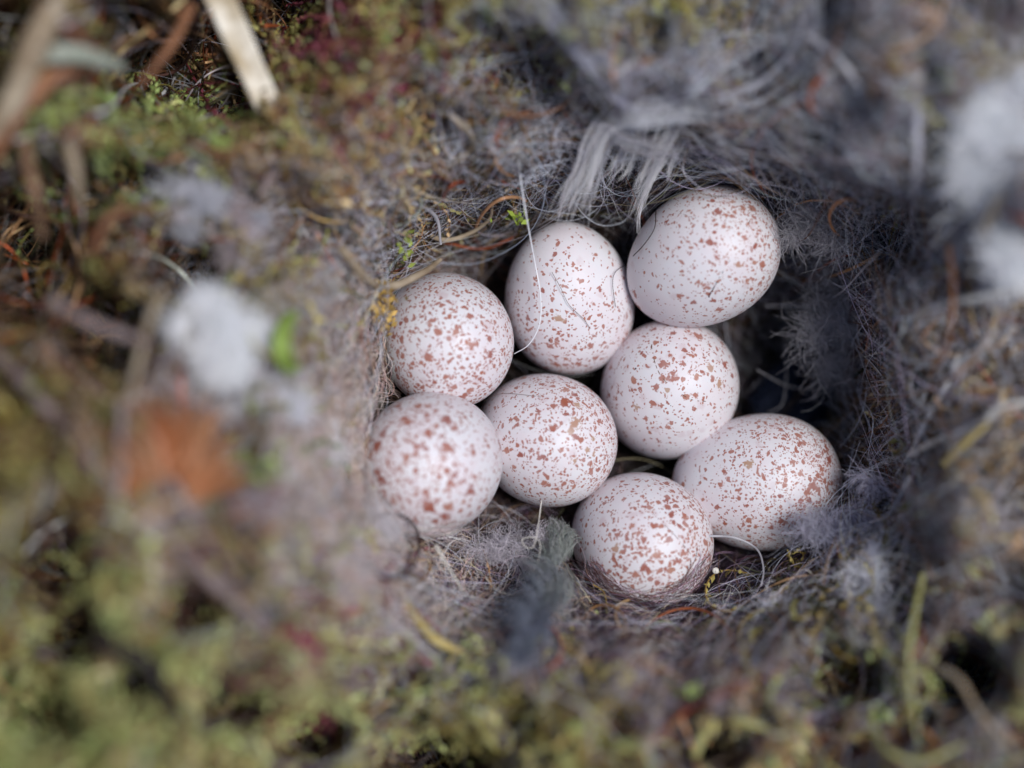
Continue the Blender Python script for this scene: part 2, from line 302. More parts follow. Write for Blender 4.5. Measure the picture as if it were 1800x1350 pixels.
EGGS = [
 # label, centre px, z, long px, short px, azimuth deg of blunt end, facing the lens(+1)/away, egginess, density dir, speck, crop origin, spots
 dict(label='nearest egg, slightly blurred, low at the left with pale fuzz over its edge', c=(760,812), z=.66, L=256, S=248, az=215, up=1, k=.05, dd=(-.6,-.3), sp=.95, spots=[(600,630,
  '205,510,35 235,430,25 380,370,22 600,355,28 350,350,18 500,435,22 605,520,30 590,580,18 740,765,26 625,720,20 495,850,36 590,915,26 430,930,18 300,820,20 235,700,28 210,650,22 245,780,20 370,575,20 610,650,22 340,805,16 620,855,22 540,940,20 845,505,14 760,540,16 705,700,12 430,640,14 490,770,16 170,560,18 160,480,16 445,270,18 500,275,16 545,300,12 430,545,12 480,520,16 580,445,12 650,670,16 710,830,14 825,815,10 890,570,10 560,680,14')]),
 dict(label='round egg touching the golden moss scrap, evenly covered with fine russet speckles', c=(782,596), z=.16, L=244, S=234, az=-55, up=1, k=.05, dd=(.0,-.3), sp=1.15, spots=[(600,300,
  '740,838,22 470,785,16 555,925,20 625,840,15 340,880,14 300,955,22 415,845,14 500,885,13 495,1065,24 855,970,15 885,930,15 860,1055,22 605,1190,22 745,1260,22 800,1200,14 535,1220,12 480,685,10 765,690,9 720,990,15 665,720,10 350,1065,15 710,1295,20 400,1180,12 805,1160,14 440,1235,12 900,755,10 340,1020,12 655,935,12 575,990,9')]),
 dict(label='sparsely spotted egg under the tips of the white feather barbs', c=(1000,523), z=-.22, L=268, S=226, az=-82, up=-1, k=.06, dd=(.1,-.9), sp=.5, spots=[(600,300,
  '1243,420,16 1228,485,14 1335,540,8 1518,415,16 1545,468,10 1460,480,14 1238,572,10 1155,688,14 1105,652,10 1485,692,13 1255,850,22t 1187,830,12 1075,848,15 1035,858,12 1110,780,10 1222,915,11 1590,785,10 1535,775,12 1435,1010,20 1340,1020,14 1205,1010,16 1110,1000,14 1370,1110,18 1245,1115,24 1290,1085,16 1155,1135,22 1100,1060,18 1455,950,12 1410,975,8 1350,690,10 1450,765,12 1210,752,8 1020,830,10 1190,378,12 1325,380,8')]),
 dict(label='egg in the middle of the clutch with tan blotches towards its right end', c=(955,771), z=.0, L=252, S=230, az=-20, up=1, k=.06, dd=(.9,.1), sp=.85, spots=[(600,630,
  '1290,255,32 1222,275,20 1358,262,14t 1338,375,30t 1325,415,22t 1225,400,22 1345,450,20 1378,470,16 1155,145,20 1215,160,12 1290,178,18 885,285,14 972,355,14 945,530,22 937,462,12 1033,552,14 993,617,14 1165,717,22 1237,748,14 1335,742,16 1440,645,20 1415,525,14t 1480,365,14 1480,640,18 1438,600,14 1165,565,16 1180,402,9 1010,382,8 1130,305,12 1055,282,9 1400,165,18 1350,210,14 1500,300,14 1545,385,12 1450,550,14t 1340,590,14t 1450,465,10t 1090,525,10 1300,325,14 1295,770,10 1015,495,9 1530,600,14')]),
 dict(label='egg with the largest rust blotches, tucked under the lower edge of another egg', c=(1175,687), z=-.34, L=248, S=238, az=60, up=1, k=.04, dd=(.3,.75), sp=.45, spots=[(1000,300,
  '540,1118,28 600,1190,30 535,1190,26 810,1130,24t 498,1250,22 565,1265,16t 680,1300,26 370,1205,20 230,1290,18 240,1135,18 490,910,22 600,935,20 745,950,24 665,1025,18 500,985,16 865,1230,22t 895,1115,20 940,1180,14 735,1190,16 730,1290,12 770,1160,12 660,1110,18 420,1045,12 580,1065,14 715,1065,12 495,1070,12 735,1005,12 365,1265,10 895,1240,10 565,1330,12'),
  (980,680,'640,232,18 510,187,14 530,262,12 495,312,10 790,125,12 865,160,10 455,115,16t 445,183,9 725,220,8 750,190,8 340,72,12 385,128,12 550,365,9 905,120,10 290,40,16 395,280,10')]),
 dict(label='highest egg at the back, tilted, with thin dark hairs across it', c=(1233,455), z=.22, L=280, S=235, az=33, up=1, k=.06, dd=(.9,.45), sp=.6, spots=[(1000,300,
  '555,292,16 860,232,20 830,172,14 895,320,14 905,255,12 640,722,20 740,648,16 860,637,13 972,545,16 815,410,20 840,350,12 865,798,22 835,750,18 715,757,16 905,740,12 1030,630,16 1045,685,16 1100,650,16 1115,540,25 1065,525,16 1075,425,16 1010,385,16 955,240,14 1000,215,20 1055,215,22 1060,265,14 625,232,10 692,232,10 795,195,10 688,405,10 702,445,10 570,452,10 718,562,10 780,662,12 820,535,8 900,525,10 1045,510,10 965,690,10 435,580,8 505,495,8 665,155,10 750,155,12 940,178,12 975,360,10 895,425,10 1085,360,10 1130,380,10 1150,430,10 500,605,6 685,735,8 665,783,8 1160,500,10 640,873,12 1080,300,12 1030,300,10 600,495,7')]),
 dict(label='egg lying lengthwise with a red crowded right end against the grey wool tuft', c=(1330,848), z=-.12, L=296, S=240, az=2, up=1, k=.07, dd=(1.,.0), sp=.95, spots=[(980,680,
  '960,490,14 1100,450,24t 915,690,16 1280,775,18 1355,785,18 1475,570,24 1440,600,22 1400,655,18 1385,280,18 1390,328,14 1500,590,16 1190,520,14 935,560,16 1040,600,12 1100,768,18 1025,548,14 1305,572,16 1160,375,12 1015,400,12 930,295,10 980,720,10 1280,635,14 1205,705,12 1450,650,14 1495,510,16 1520,470,14 1540,540,14 1560,420,20 1580,560,14 1545,350,20 1400,500,14 1490,395,12 1410,430,12 1540,310,16 1230,805,12 1140,805,14 1050,815,14 960,785,12 840,645,12 720,560,18 820,550,10 960,380,10 1335,205,12 1280,245,12 1150,230,10 1060,205,8 1350,435,14 1370,550,12 1265,560,12 1100,860,10 1435,620,16 1420,690,12 1095,680,10 1045,640,10')]),
 dict(label='lowest egg, half sunk behind purple-grey hairs, densely flecked with rust', c=(1125,948), z=.10, L=250, S=236, az=-28, up=1, k=.05, dd=(.5,-.5), sp=1.1, spots=[(980,680,
  '445,1080,24 575,970,22 330,930,24t 350,850,18 400,880,14 255,720,13 640,875,20 495,880,16 655,735,22 580,665,14 680,660,12 735,740,22 760,830,14 430,800,14 720,955,20 500,1040,20 330,1130,20 655,1055,20 550,800,16 600,800,14 390,920,14 210,900,12 165,795,12 265,940,10 380,1030,12 470,955,12 450,985,12 690,1000,14 620,1050,14 570,1130,16 655,600,14 630,650,12 320,630,8 430,602,10 395,562,12 500,690,14 510,655,10 425,695,12 330,820,14 870,960,14 860,900,12 790,870,10 700,800,14 670,780,12 230,1020,10 190,1025,10 340,1020,12 350,1080,12 130,940,10 780,780,12 830,770,10 590,590,8 280,665,8')]),
]
def build_egg(e, idx):
    k = (D - e['z']) / D; b = e['S'] / 2 / PX * k; lo = e['L'] / 2 / PX * k; a = max(1.24 * b, lo * 1.01)
    s2 = (lo*lo - b*b) / (a*a - b*b); th = math.asin(math.sqrt(max(0, min(1, s2))))      # angle between axis and the line of sight
    az = math.radians(e['az'])
    ax = Vector((math.sin(th)*math.cos(az), math.sin(th)*math.sin(az), e['up']*math.cos(th)))
    c = P(e['c'][0], e['c'][1], e['z'])
    nr, ns = 200, 288
    t = np.linspace(0, np.pi, nr); s = np.linspace(0, 2*np.pi, ns, endpoint=False)
    xl = np.cos(t) * a; rr = b * np.sin(t) * (1 + e['k'] * 1.6 * np.cos(t))
    Q = ax.to_track_quat('X', 'Z').to_matrix(); M = np.array(Q)
    V = np.stack([np.repeat(xl, ns), np.outer(rr, np.cos(s)).ravel(), np.outer(rr, np.sin(s)).ravel()], -1)
    Vw = V @ M.T + c
    i = np.arange(nr-1)[:, None]*ns; j = np.arange(ns)[None]; j2 = (j+1) % ns
    F = np.stack([i+j, i+ns+j, i+ns+j2, i+j2], -1).reshape(-1, 4)
    # seen pixel of every vertex, to seat the blotches read off the photograph on the shell
    kk = D / (D - Vw[:, 2]); pu = 900 + Vw[:, 0]*kk*PX; pv = 675 - Vw[:, 1]*kk*PX
    n = Vw - c; front = n[:, 2] > 0
    cen, rad, ton = [], [], []
    for ox, oy, txt in e['spots']:
        for q in txt.split():
            tan = q.endswith('t'); qx, qy, qr = map(float, q.rstrip('t').split(','))
            d = (pu - ox - qx*K1)**2 + (pv - oy - qy*K1)**2; d[~front] = 1e9
            im = d.argmin()
            if d[im] > 300: continue
            cen.append(Vw[im]); rad.append(qr*K1/PX*(.84 if idx else .95) + .001); ton.append(.95 if tan else random.random()*.55)
    r_ = np.random.default_rng(50 + idx)
    for _ in range(70):                                                    # the far side of the shell
        im = r_.integers(len(Vw))
        if n[im, 2] < .1: cen.append(Vw[im]); rad.append(r_.uniform(.015, .04)); ton.append(r_.random()*.8)
    f = np.zeros(len(Vw)); tone = np.full(len(Vw), .3)
    for C_, R_, T_ in zip(cen, rad, ton):
        dv = np.linalg.norm(Vw - C_, axis=1); g = np.clip(1.15 - .75*dv/R_, 0, 1.1); g[dv > 1.5*R_] = 0
        tone = np.where(dv < 1.9*R_, np.where(g >= f, T_, tone), tone); f = np.maximum(f, g)
    dd = np.array([e['dd'][0], e['dd'][1], .3]); nn = n / np.linalg.norm(n, axis=1)[:, None]
    dens = np.clip(.55 + .55 * nn @ dd, .12, 1.2)
    mat = egg_mat('eggshell_%d' % idx, e['sp'], idx + 1, (.72, .708, .728))
    o = mesh_obj('egg', Vw - c, F, mat, fattr=dict(spot=f, tone=tone, dens=dens)); o.location = Vector(c) * U
    tag(o, e['label'], 'egg', 'speckled eggs in the nest cup')
    e.update(C=c, A=a, B=b, AX=np.array(ax))
    return o
for q, e in enumerate(EGGS): build_egg(e, q)
EC = np.array([e['C'] for e in EGGS]); EAX = np.array([e['AX'] for e in EGGS]); EA = np.array([e['A'] for e in EGGS]); EB = np.array([e['B'] for e in EGGS])
def push_out(p, margin=.01):
    """lift points that would run inside an egg onto its shell"""
    sh = p.shape; q = p.reshape(-1, 3).copy()
    for C_, X_, A_, B_ in zip(EC, EAX, EA, EB):
        near = np.where(np.abs(q - C_).max(1) < A_ + .05)[0]
        if not len(near): continue
        d = q[near] - C_; al = d @ X_; pr = d - al[:, None]*X_
        s = np.sqrt((al/(A_+margin))**2 + (np.linalg.norm(pr, axis=1)/(B_*1.03+margin))**2)
        ins = s < 1
        d[ins] /= np.maximum(s[ins], .15)[:, None]; q[near] = d + C_
    return q.reshape(sh)
def in_egg(p, margin=0.0):
    q = p.reshape(-1, 3); r = np.zeros(len(q), bool)
    for C_, X_, A_, B_ in zip(EC, EAX, EA, EB):
        d = q - C_; al = d @ X_; pr = np.linalg.norm(d - al[:, None]*X_, axis=1)
        r |= (al/(A_+margin))**2 + (pr/(B_*1.02+margin))**2 < 1
    return r.reshape(p.shape[:-1])
def over_egg(u, v, grow=0.):
    r = np.zeros(np.shape(u), bool)
    for e in EGGS:
        a = math.radians(e['az']); du = u - e['c'][0]; dv = -(v - e['c'][1])
        x = du*math.cos(a) + dv*math.sin(a); y = -du*math.sin(a) + dv*math.cos(a)
        r |= (x/(e['L']/2+grow))**2 + (y/(e['S']/2+grow))**2 < 1
    return r

# ---------------------------------------------------------------- loose fibres
def pick(n, spec):
    """spec: list of (weight, rgb, jitter)"""
    w_ = np.array([s[0] for s in spec], float); w_ /= w_.sum(); k = rng.choice(len(spec), n, p=w_)
    c = np.array([s[1] for s in spec])[k]
    c = c**1.3*1.5
    return np.clip(c * np.exp(rng.normal(0, .55, (n, 1))) * np.exp(rng.normal(0, .06, (n, 3))), 0.002, .85)
def mix_points(n, blobs):
    w_ = np.array([b[4] for b in blobs], float); w_ /= w_.sum(); k = rng.choice(len(blobs), n, p=w_)
    B = np.array([b[:4] for b in blobs], float)[k]
    return B[:, 0] + rng.normal(0, 1, n)*B[:, 2], B[:, 1] + rng.normal(0, 1, n)*B[:, 3], k
def fibres(u0, v0, K, L, curl, h0, amp, align=.7, wander=.25, dirf=None):
    N = len(u0)
    tang = np.arctan2(v0 - CV, u0 - CU) + np.pi/2 if dirf is None else dirf(u0, v0)
    th = tang + rng.normal(0, 1, N)*align + (vnoise(u0, v0, 90, 11) - .5)*2.4 + np.where(rng.random(N) < .5, 0, np.pi)
    Lp = rng.uniform(L[0], L[1], N)*PX; st = Lp/(K-1)
    kap = rng.normal(0, curl, N)/K
    u = np.empty((N, K)); v = np.empty((N, K)); u[:, 0] = u0; v[:, 0] = v0
    for i in range(1, K):
        u[:, i] = u[:, i-1] + np.cos(th)*st; v[:, i] = v[:, i-1] + np.sin(th)*st
        kap += rng.normal(0, wander, N)/K
        th = th + kap
    t = np.linspace(0, 1, K)[None]
    h = rng.uniform(h0[0], h0[1], (N, 1)) + amp*rng.random((N, 1))*np.sin(np.pi*t) + amp*.3*rng.normal(0, 1, (N, 1))*np.sin(2*np.pi*t + rng.random((N, 1))*6)
    z = surf_z(u, v) + h
    return u, v, P(u, v, z)
def taper(N, K, r0, r1, tip=.35):
    t = np.linspace(0, 1, K)[None]
    return rng.uniform(r0, r1, (N, 1)) * (1 - (1-tip)*np.abs(2*t-1)**3)
def keep_ok(p, u, v, maxfrac=.05, allow=.03):
    bad = (in_egg(p, .01).mean(1) > maxfrac)
    ov = (over_egg(u, v, -14) & (p[..., 2] > -.2)).mean(1) > .12
    return ~bad & ~(ov & (rng.random(len(bad)) > allow))

HAIRCOL = dict(
 ring=[(3,(.24,.20,.19),0),(2.2,(.13,.09,.075),0),(1.5,(.36,.33,.35),0),(1.5,(.045,.03,.025),0),(1.0,(.27,.20,.12),0),(.5,(.58,.57,.60),0),(.5,(.20,.07,.035),0)],
 blue=[(3,(.20,.195,.235),0),(2,(.11,.10,.12),0),(1.4,(.34,.34,.39),0),(1.2,(.12,.075,.05),0),(.6,(.52,.53,.58),0),(1.0,(.04,.03,.035),0)],
 mauve=[(3,(.46,.39,.385),0),(2,(.33,.26,.25),0),(1.8,(.58,.53,.53),0),(1.2,(.40,.29,.18),0),(.5,(.14,.09,.07),0)],
 brown=[(3,(.15,.095,.06),0),(2,(.27,.185,.11),0),(1.5,(.07,.04,.03),0),(1.0,(.38,.30,.21),0),(.9,(.26,.25,.27),0),(.8,(.25,.09,.04),0)],
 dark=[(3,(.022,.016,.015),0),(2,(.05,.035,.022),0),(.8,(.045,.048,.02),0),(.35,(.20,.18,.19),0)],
 purple=[(3,(.17,.125,.17),0),(2,(.25,.21,.26),0),(1.5,(.07,.045,.06),0),(1.,(.36,.33,.38),0),(.6,(.20,.09,.06),0)],
 haze=[(3,(.60,.50,.46),0),(2,(.50,.43,.42),0),(2,(.66,.63,.66),0),(1,(.52,.40,.30),0)],
 pale=[(3,(.55,.53,.53),0),(2,(.42,.39,.38),0),(1,(.65,.64,.66),0),(1,(.36,.28,.19),0)])
# name, n, K, length, curl, h0, amp, radius, colour key, blobs(u,v,su,sv,w)
TINT = dict(ring=(.40,.35,.33), blue=(.36,.36,.41), brown=(.74,.67,.60), purple=(.62,.55,.61), dark=(.7,.7,.7), mauve=(1.0,.89,.82), haze=(1.02,.93,.86), pale=(.88,.92,1.02))
LAYERS = [
 ('dark',  16000, 9, (.5,1.6), 2.6, (0,.25), .2, (.0016,.0034), [(1380,650,90,110,3),(1060,700,230,190,4),(1120,400,200,60,2),(800,420,90,60,1),(1330,1010,150,40,1.5),(950,910,120,50,1.4),(1500,600,60,150,3),(1000,345,210,35,2.2),(1330,290,130,35,1.6),(1400,300,60,90,1.2),(980,180,130,60,1.6),(1120,1060,170,25,1.2),(720,430,90,40,1.0),(620,760,25,90,.8)]),  # dark hairs crowd the gaps and cup wall, deepening their shade by colour
 ('ring',  27000, 10, (.5,1.9), 2.4, (.02,.38), .3, (.0014,.0032), [(820,340,140,80,3),(610,600,60,170,2.4),(620,820,60,130,1.6),(1060,330,160,60,1.6),(720,980,120,60,2.2),(1500,640,90,170,3),(870,1030,150,70,2.2),(1400,1040,160,60,1.8)]),
 ('blue',  30000, 10, (.6,2.3), 2.0, (.02,.45), .4, (.0014,.0036), [(1250,120,220,110,4),(1480,250,130,150,3.6),(1450,420,90,90,2.5),(1550,500,90,140,1.6),(1630,650,110,230,1.2),(950,200,120,110,1.4),(1030,60,160,80,1),(1500,1060,160,90,1.4)]),
 ('mauve', 24000, 9, (.5,1.8), 2.2, (.02,.4), .35, (.0016,.0036), [(520,850,90,150,3.4),(430,900,150,110,1.6),(620,1060,120,90,2.0),(560,420,110,110,1.8),(430,330,90,90,1),(480,640,90,120,1.2),(250,830,130,110,1.4)]),
 ('purple',26000, 10, (.5,1.8), 2.4, (.02,.4), .35, (.0014,.0034), [(1130,1120,240,60,3.4),(900,1100,170,80,2.2),(1400,1110,160,70,2),(1250,1200,260,60,2),(820,1200,220,70,1.4),(1560,1120,120,90,1.2)]),
 ('brown', 27000, 9, (.6,2.4), 1.8, (.02,.5), .45, (.0018,.0048), [(1680,620,110,250,4.0),(1680,960,140,140,2.4),(120,420,170,240,2.6),(350,90,200,130,1.6),(700,240,200,120,2),(1450,1250,300,90,1.6),(1600,60,160,90,1.6),(700,1280,260,60,1)]),
 ('haze',  8500, 9, (.25,.9), 3.0, (.25,.62), .3, (.0014,.0030), [(590,900,60,110,3),(540,800,50,60,1.6),(660,1010,80,50,1.6),(600,660,30,90,1.4),(780,1100,120,50,1.2),(1480,1130,140,50,1.0),(560,470,60,60,1.0),(440,330,70,50,.8),(1120,1150,130,40,1.0),(250,800,60,50,.5)]),
 ('pale',  11000, 12, (1.0,4.2), 1.6, (.15,.7), .55, (.0011,.0026), [(1300,200,250,130,4.5),(1600,480,130,330,6),(640,620,60,190,1.3),(780,370,150,70,1.3),(900,1010,220,70,1.5),(1500,950,120,120,1.2),(300,420,200,240,1.0),(1700,1100,110,200,1.4)]),
]
for key, n_, K, L, curl, h0, amp, rr, blobs in LAYERS:
    u0, v0, _ = mix_points(n_, blobs)
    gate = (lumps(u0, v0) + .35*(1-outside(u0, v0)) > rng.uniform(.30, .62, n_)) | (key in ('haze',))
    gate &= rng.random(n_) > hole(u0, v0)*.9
    u0, v0 = u0[gate], v0[gate]
    u, v, p = fibres(u0, v0, K, L, curl, h0, amp, wander=1.6)
    ok = keep_ok(p, u, v)
    if key != 'dark': ok &= rng.random(len(ok)) > gap(u.mean(1), v.mean(1))*(.97 if key != 'pale' else .6)  # mostly dark fibres stay between the eggs, so gap shade is partly colour
    ok &= rng.random(len(ok)) > hole(u.mean(1), v.mean(1))*1.0
    p = p[ok]
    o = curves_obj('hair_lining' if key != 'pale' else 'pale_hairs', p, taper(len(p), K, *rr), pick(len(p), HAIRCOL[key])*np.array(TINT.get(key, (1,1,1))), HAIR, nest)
    o['kind'] = 'stuff'
# rootlets and fine stems woven into the wall
u0, v0, _ = mix_points(1500, [(150,500,170,330,3),(350,120,220,120,2),(700,200,200,130,2),(1650,600,130,400,3),(1300,1230,400,90,2.4),(300,1100,260,170,2),(800,400,140,60,.8),(1300,160,250,110,1.2)])
u, v, p = fibres(u0, v0, 12, (.7,2.6), 1.8, (.1,.6), .5, align=.9, wander=1.4)
ok = keep_ok(p, u, v, 0.0, 0.0); p = p[ok]
o = curves_obj('rootlets', p, taper(len(p), 12, .006, .017, .5), pick(len(p), [(3,(.20,.115,.06),0),(2,(.33,.23,.13),0),(1.2,(.26,.085,.035),0),(1.4,(.36,.34,.34),0),(1,(.10,.06,.045),0),(.5,(.20,.19,.12),0)]), HAIR, nest)
o['kind'] = 'stuff'

# ---------------------------------------------------------------- moss
def moss(name, n_, blobs, leaf=(.045,.10), length=(.5,1.5), nl=46, parent=None):
    """blobs (u,v,su,sv,w,rgb)"""
    u0, v0, k = mix_points(n_, blobs); base = np.array([b[5] for b in blobs])[k]
    gate = (lumps(u0, v0)*.6 + .4*vnoise(u0, v0, 75, 5) > rng.uniform(.46, .56, n_)) | (shade_bank(u0, v0) != 0)
    gate &= ~over_egg(u0, v0, 22)
    if name == 'moss': gate &= rng.random(n_) > hole(u0, v0)*1.1
    u0, v0, base = u0[gate], v0[gate], base[gate]; N = len(u0); K = 12
    u, v, p = fibres(u0, v0, K, length, 4.0, (.0,.25), .5, align=2.0, wander=3.0)
    t = np.linspace(0, 1, K)[None, :]
    lift = rng.uniform(.05, .65, (N, 1)) * t + .12
    p = p + 0; p[..., 2] += lift
    ok = ~in_egg(p, .05).any(1)
    if name == 'moss': ok &= rng.random(N) > hole(u.mean(1), v.mean(1))*1.1
    p = p[ok]; base = base[ok]; N = len(p)
    T = np.gradient(p, axis=1); T /= np.linalg.norm(T, axis=2)[..., None] + 1e-9
    # leaves
    s = (np.arange(nl) + .5)/nl*(K-1-1e-3); i = s.astype(int); fr = (s - i)[None, :, None]
    C = p[:, i]*(1-fr) + p[:, i+1]*fr; Tt = T[:, i]*(1-fr) + T[:, i+1]*fr
    R = rng.normal(0, 1, (N, nl, 3)); S = np.cross(Tt, R); S /= np.linalg.norm(S, axis=2)[..., None] + 1e-9
    W = np.cross(Tt, S)
    ll = rng.uniform(leaf[0], leaf[1], (N, nl, 1)) * (1 - .5*(s/(K-1))[None, :, None]**2); sp = rng.uniform(.5, 1.1, (N, nl, 1))
    tip = C + ll*(Tt*np.cos(sp) + S*np.sin(sp)); mid = C + ll*.42*(Tt*np.cos(sp*.7) + S*np.sin(sp*.7))
    wv = W*ll*.26
    V = np.stack([C, mid + wv, tip, mid - wv], 2).reshape(-1, 3)
    F = np.arange(len(V)).reshape(-1, 4)
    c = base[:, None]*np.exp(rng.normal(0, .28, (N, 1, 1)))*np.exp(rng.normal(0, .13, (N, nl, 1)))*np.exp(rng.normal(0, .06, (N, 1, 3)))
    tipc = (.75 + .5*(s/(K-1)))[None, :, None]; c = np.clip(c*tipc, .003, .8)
    c = np.repeat(c.reshape(-1, 3), 4, 0)
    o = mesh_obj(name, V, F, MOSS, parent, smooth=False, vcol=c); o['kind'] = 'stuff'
    st = curves_obj(name + '_stems', p, np.repeat(rng.uniform(.004, .008, (N, 1)), K, 1), np.clip(base*np.array([.9,.62,.5]), 0, 1), HAIR, parent); st['kind'] = 'stuff'
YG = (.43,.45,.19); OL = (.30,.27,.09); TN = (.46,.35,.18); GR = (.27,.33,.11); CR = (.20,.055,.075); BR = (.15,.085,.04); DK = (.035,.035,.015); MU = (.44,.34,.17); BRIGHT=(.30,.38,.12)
moss('moss', 12500, [
 (-300,600,60,420,2.2,OL),(2100,600,60,420,2.2,OL),(900,-270,620,50,2.2,TN),(900,1640,620,50,2.4,YG),
 (300,1210,200,95,9,YG),(120,1300,160,70,3.2,GR),(430,1290,180,55,2.2,YG),(200,1060,120,60,1.2,(.36,.42,.16)),(60,1130,110,110,1.5,OL),(250,1200,200,110,1.6,MU),
 (210,240,110,60,2.6,GR),(310,220,70,30,.9,BRIGHT),(110,270,60,70,.8,MU),(290,430,22,26,.22,BRIGHT),(60,400,110,180,1.8,OL),(70,760,110,120,1.4,OL),(150,540,130,90,1.2,BR),
 (470,560,50,100,.9,OL),(480,810,30,18,.2,BRIGHT),(420,390,60,40,.5,OL),
 (620,110,90,70,1.8,CR),(560,170,70,70,1.0,OL),(850,30,120,35,1.7,YG),(650,260,90,80,1.4,TN),(740,60,110,50,1.1,OL),(660,60,80,50,.7,BR),(300,60,110,70,1.4,BR),(200,20,130,50,.9,OL),
 (1750,1240,110,90,3.4,YG),(1600,1290,160,50,2.2,GR),(1100,1330,200,35,1.5,YG),(1310,1310,130,40,1.8,MU),(1480,1320,120,35,1.2,YG),(1000,1300,90,50,1.0,OL),(820,1270,70,70,1.0,OL),(680,1230,100,70,1.1,YG),(560,1150,50,40,.4,CR),(1640,200,50,120,.8,OL),(1790,110,30,80,.6,YG),(1220,20,60,30,.3,OL),
 (1700,800,110,90,1.0,TN),(1560,900,60,70,.5,OL),(1380,1030,110,25,.5,OL),(900,910,90,30,.35,(.10,.13,.02)),(1500,1000,60,30,.3,OL),(640,1120,60,30,.3,CR)],
 parent=nest)
moss('dark_moss', 1500, [(60,300,110,160,2,DK),(330,160,160,110,2.2,DK),(200,560,160,120,2,DK),(1080,420,220,50,1.4,DK),(1400,660,90,130,2,DK),(1000,900,250,60,1.2,DK),(1330,1010,120,30,1,DK),(1550,700,80,180,1.5,(.07,.055,.03)),(840,420,80,50,.8,(.06,.05,.02)),(1480,240,120,110,1.0,BR),(500,1330,400,40,.9,DK)], leaf=(.03,.07), parent=nest)  # dark-coloured moss in pits and gaps, adds to the shade there

# ---------------------------------------------------------------- single things
def lock(path, n_, w0, w1, rad, col, K=14, curl=.03, jitter=.25, lenvar=.35, zsp=.10):
    """n fibres that run along one path (K,3), w0..w1 half width cm at its start and end"""
    base = path; N = n_
    T = np.gradient(base, axis=0); T /= np.linalg.norm(T, axis=1)[:, None] + 1e-9
    S = np.cross(T, [0, 0, 1.]); S /= np.linalg.norm(S, axis=1)[:, None] + 1e-9
    nb = len(base)
    o1 = rng.normal(0, .5, N); o2 = rng.normal(0, zsp, N)
    t0 = rng.uniform(0, lenvar*.6, N); t1 = 1 - rng.uniform(0, lenvar, N)
    t = t0[:, None] + (t1 - t0)[:, None]*np.linspace(0, 1, K)[None]
    x = t*(nb-1-1e-6); i = x.astype(int); f = (x - i)[..., None]
    C = base[i]*(1-f) + base[i+1]*f; Sv = S[i]*(1-f) + S[i+1]*f
    wd = w0 + (w1-w0)*t
    wav = curl*np.sin(t*rng.uniform(4, 14, (N, 1)) + rng.random((N, 1))*6)
    p = C + Sv*((o1[:, None] + jitter*rng.normal(0, 1, (N, 1))*t)*wd + wav)[..., None]
    p[..., 2] += o2[:, None] + wav*.5
    c = np.clip(np.array(col)*np.exp(rng.normal(0, .18, (N, 1)))*np.exp(rng.normal(0, .03, (N, 3))), 0, .88)
    return p, taper(N, K, rad*.6, rad*1.3, .3), c
def join_locks(name, L, parent=None, mat=DOWN):
    return curves_obj(name, np.concatenate([q[0] for q in L]), np.concatenate([q[1] for q in L]), np.concatenate([q[2] for q in L]), mat, parent)
def tuft(name, uv, h, size, n_, col, label, cat, rad=.0022, flat=.6, K=9, drift=(0,0), group=None, curl=2.5):
    """a ball of down: fibres that start near its core and curl outwards"""
    p0 = P(uv[0], uv[1], grid_z(uv[0], uv[1]) + h)
    N = n_
    nc = 24; cc = rng.normal(0, 1, (nc, 3))*np.array([size[0], size[1], size[0]*flat])*.46; ca = rng.random(nc)*2*np.pi; cs = rng.uniform(.5, 1.4, nc); cb = np.exp(rng.normal(0, .16, nc))
    pc = rng.random(nc)**1.5 + .12; ki = rng.choice(nc, N, p=pc/pc.sum())
    c0 = cc[ki] + rng.normal(0, 1, (N, 3))*np.array([size[0], size[1], size[0]*flat])*.13*cs[ki][:, None]
    th = rng.random(N)*2*np.pi; el = rng.normal(0, .7, N)
    d = np.stack([np.cos(th)*np.cos(el), np.sin(th)*np.cos(el), np.sin(el)*flat], -1) + .5*c0/np.array([size[0], size[1], size[0]])
    d += np.array([drift[0], drift[1], 0]) + .9*np.stack([np.cos(ca[ki]), np.sin(ca[ki]), 0*ca[ki]], -1); d /= np.linalg.norm(d, axis=1)[:, None]
    st = rng.uniform(.25, 1.25, (N, 1))*min(size)/(K-1); p = np.empty((N, K, 3)); p[:, 0] = c0
    ax = rng.normal(0, 1, (N, 3)); ax /= np.linalg.norm(ax, axis=1)[:, None]
    for i in range(1, K):
        d = d + np.cross(ax, d)*curl/K + rng.normal(0, .10, (N, 3)); d /= np.linalg.norm(d, axis=1)[:, None]
        p[:, i] = p[:, i-1] + d*st
    p = p + p0
    p = push_out(p)
    c = np.clip(np.array(col)*cb[ki][:, None]**(1 if max(col) < .85 else .25)*np.exp(rng.normal(0, .12, (N, 1)))*np.exp(rng.normal(0, .015, (N, 3))), 0, .97)
    return tag(curves_obj(name, p, taper(N, K, rad*.6, rad*1.3, .3), c, DOWN), label, cat, group)
def stalk(name, label, cat, pts, r, mat, group=None, absz=False, flat=.7, n_=40, tip=.45, wob=.15, ridges=0, parent=None):
    p = path3(pts, n_, absz)
    t = np.linspace(0, 1, n_); R = r*(1 - (1-tip)*t**2)*(1 + wob*(np.interp(t*12, np.arange(13), rng.random(13)) - .5))
    p = p + rng.normal(0, 1, (1, 3))*0
    V, F = tube(p, R, 10, flat, ridges)
    o = mesh_obj(name, V, F, smat(mat), parent)
    return tag(o, label, cat, group) if parent is None else o

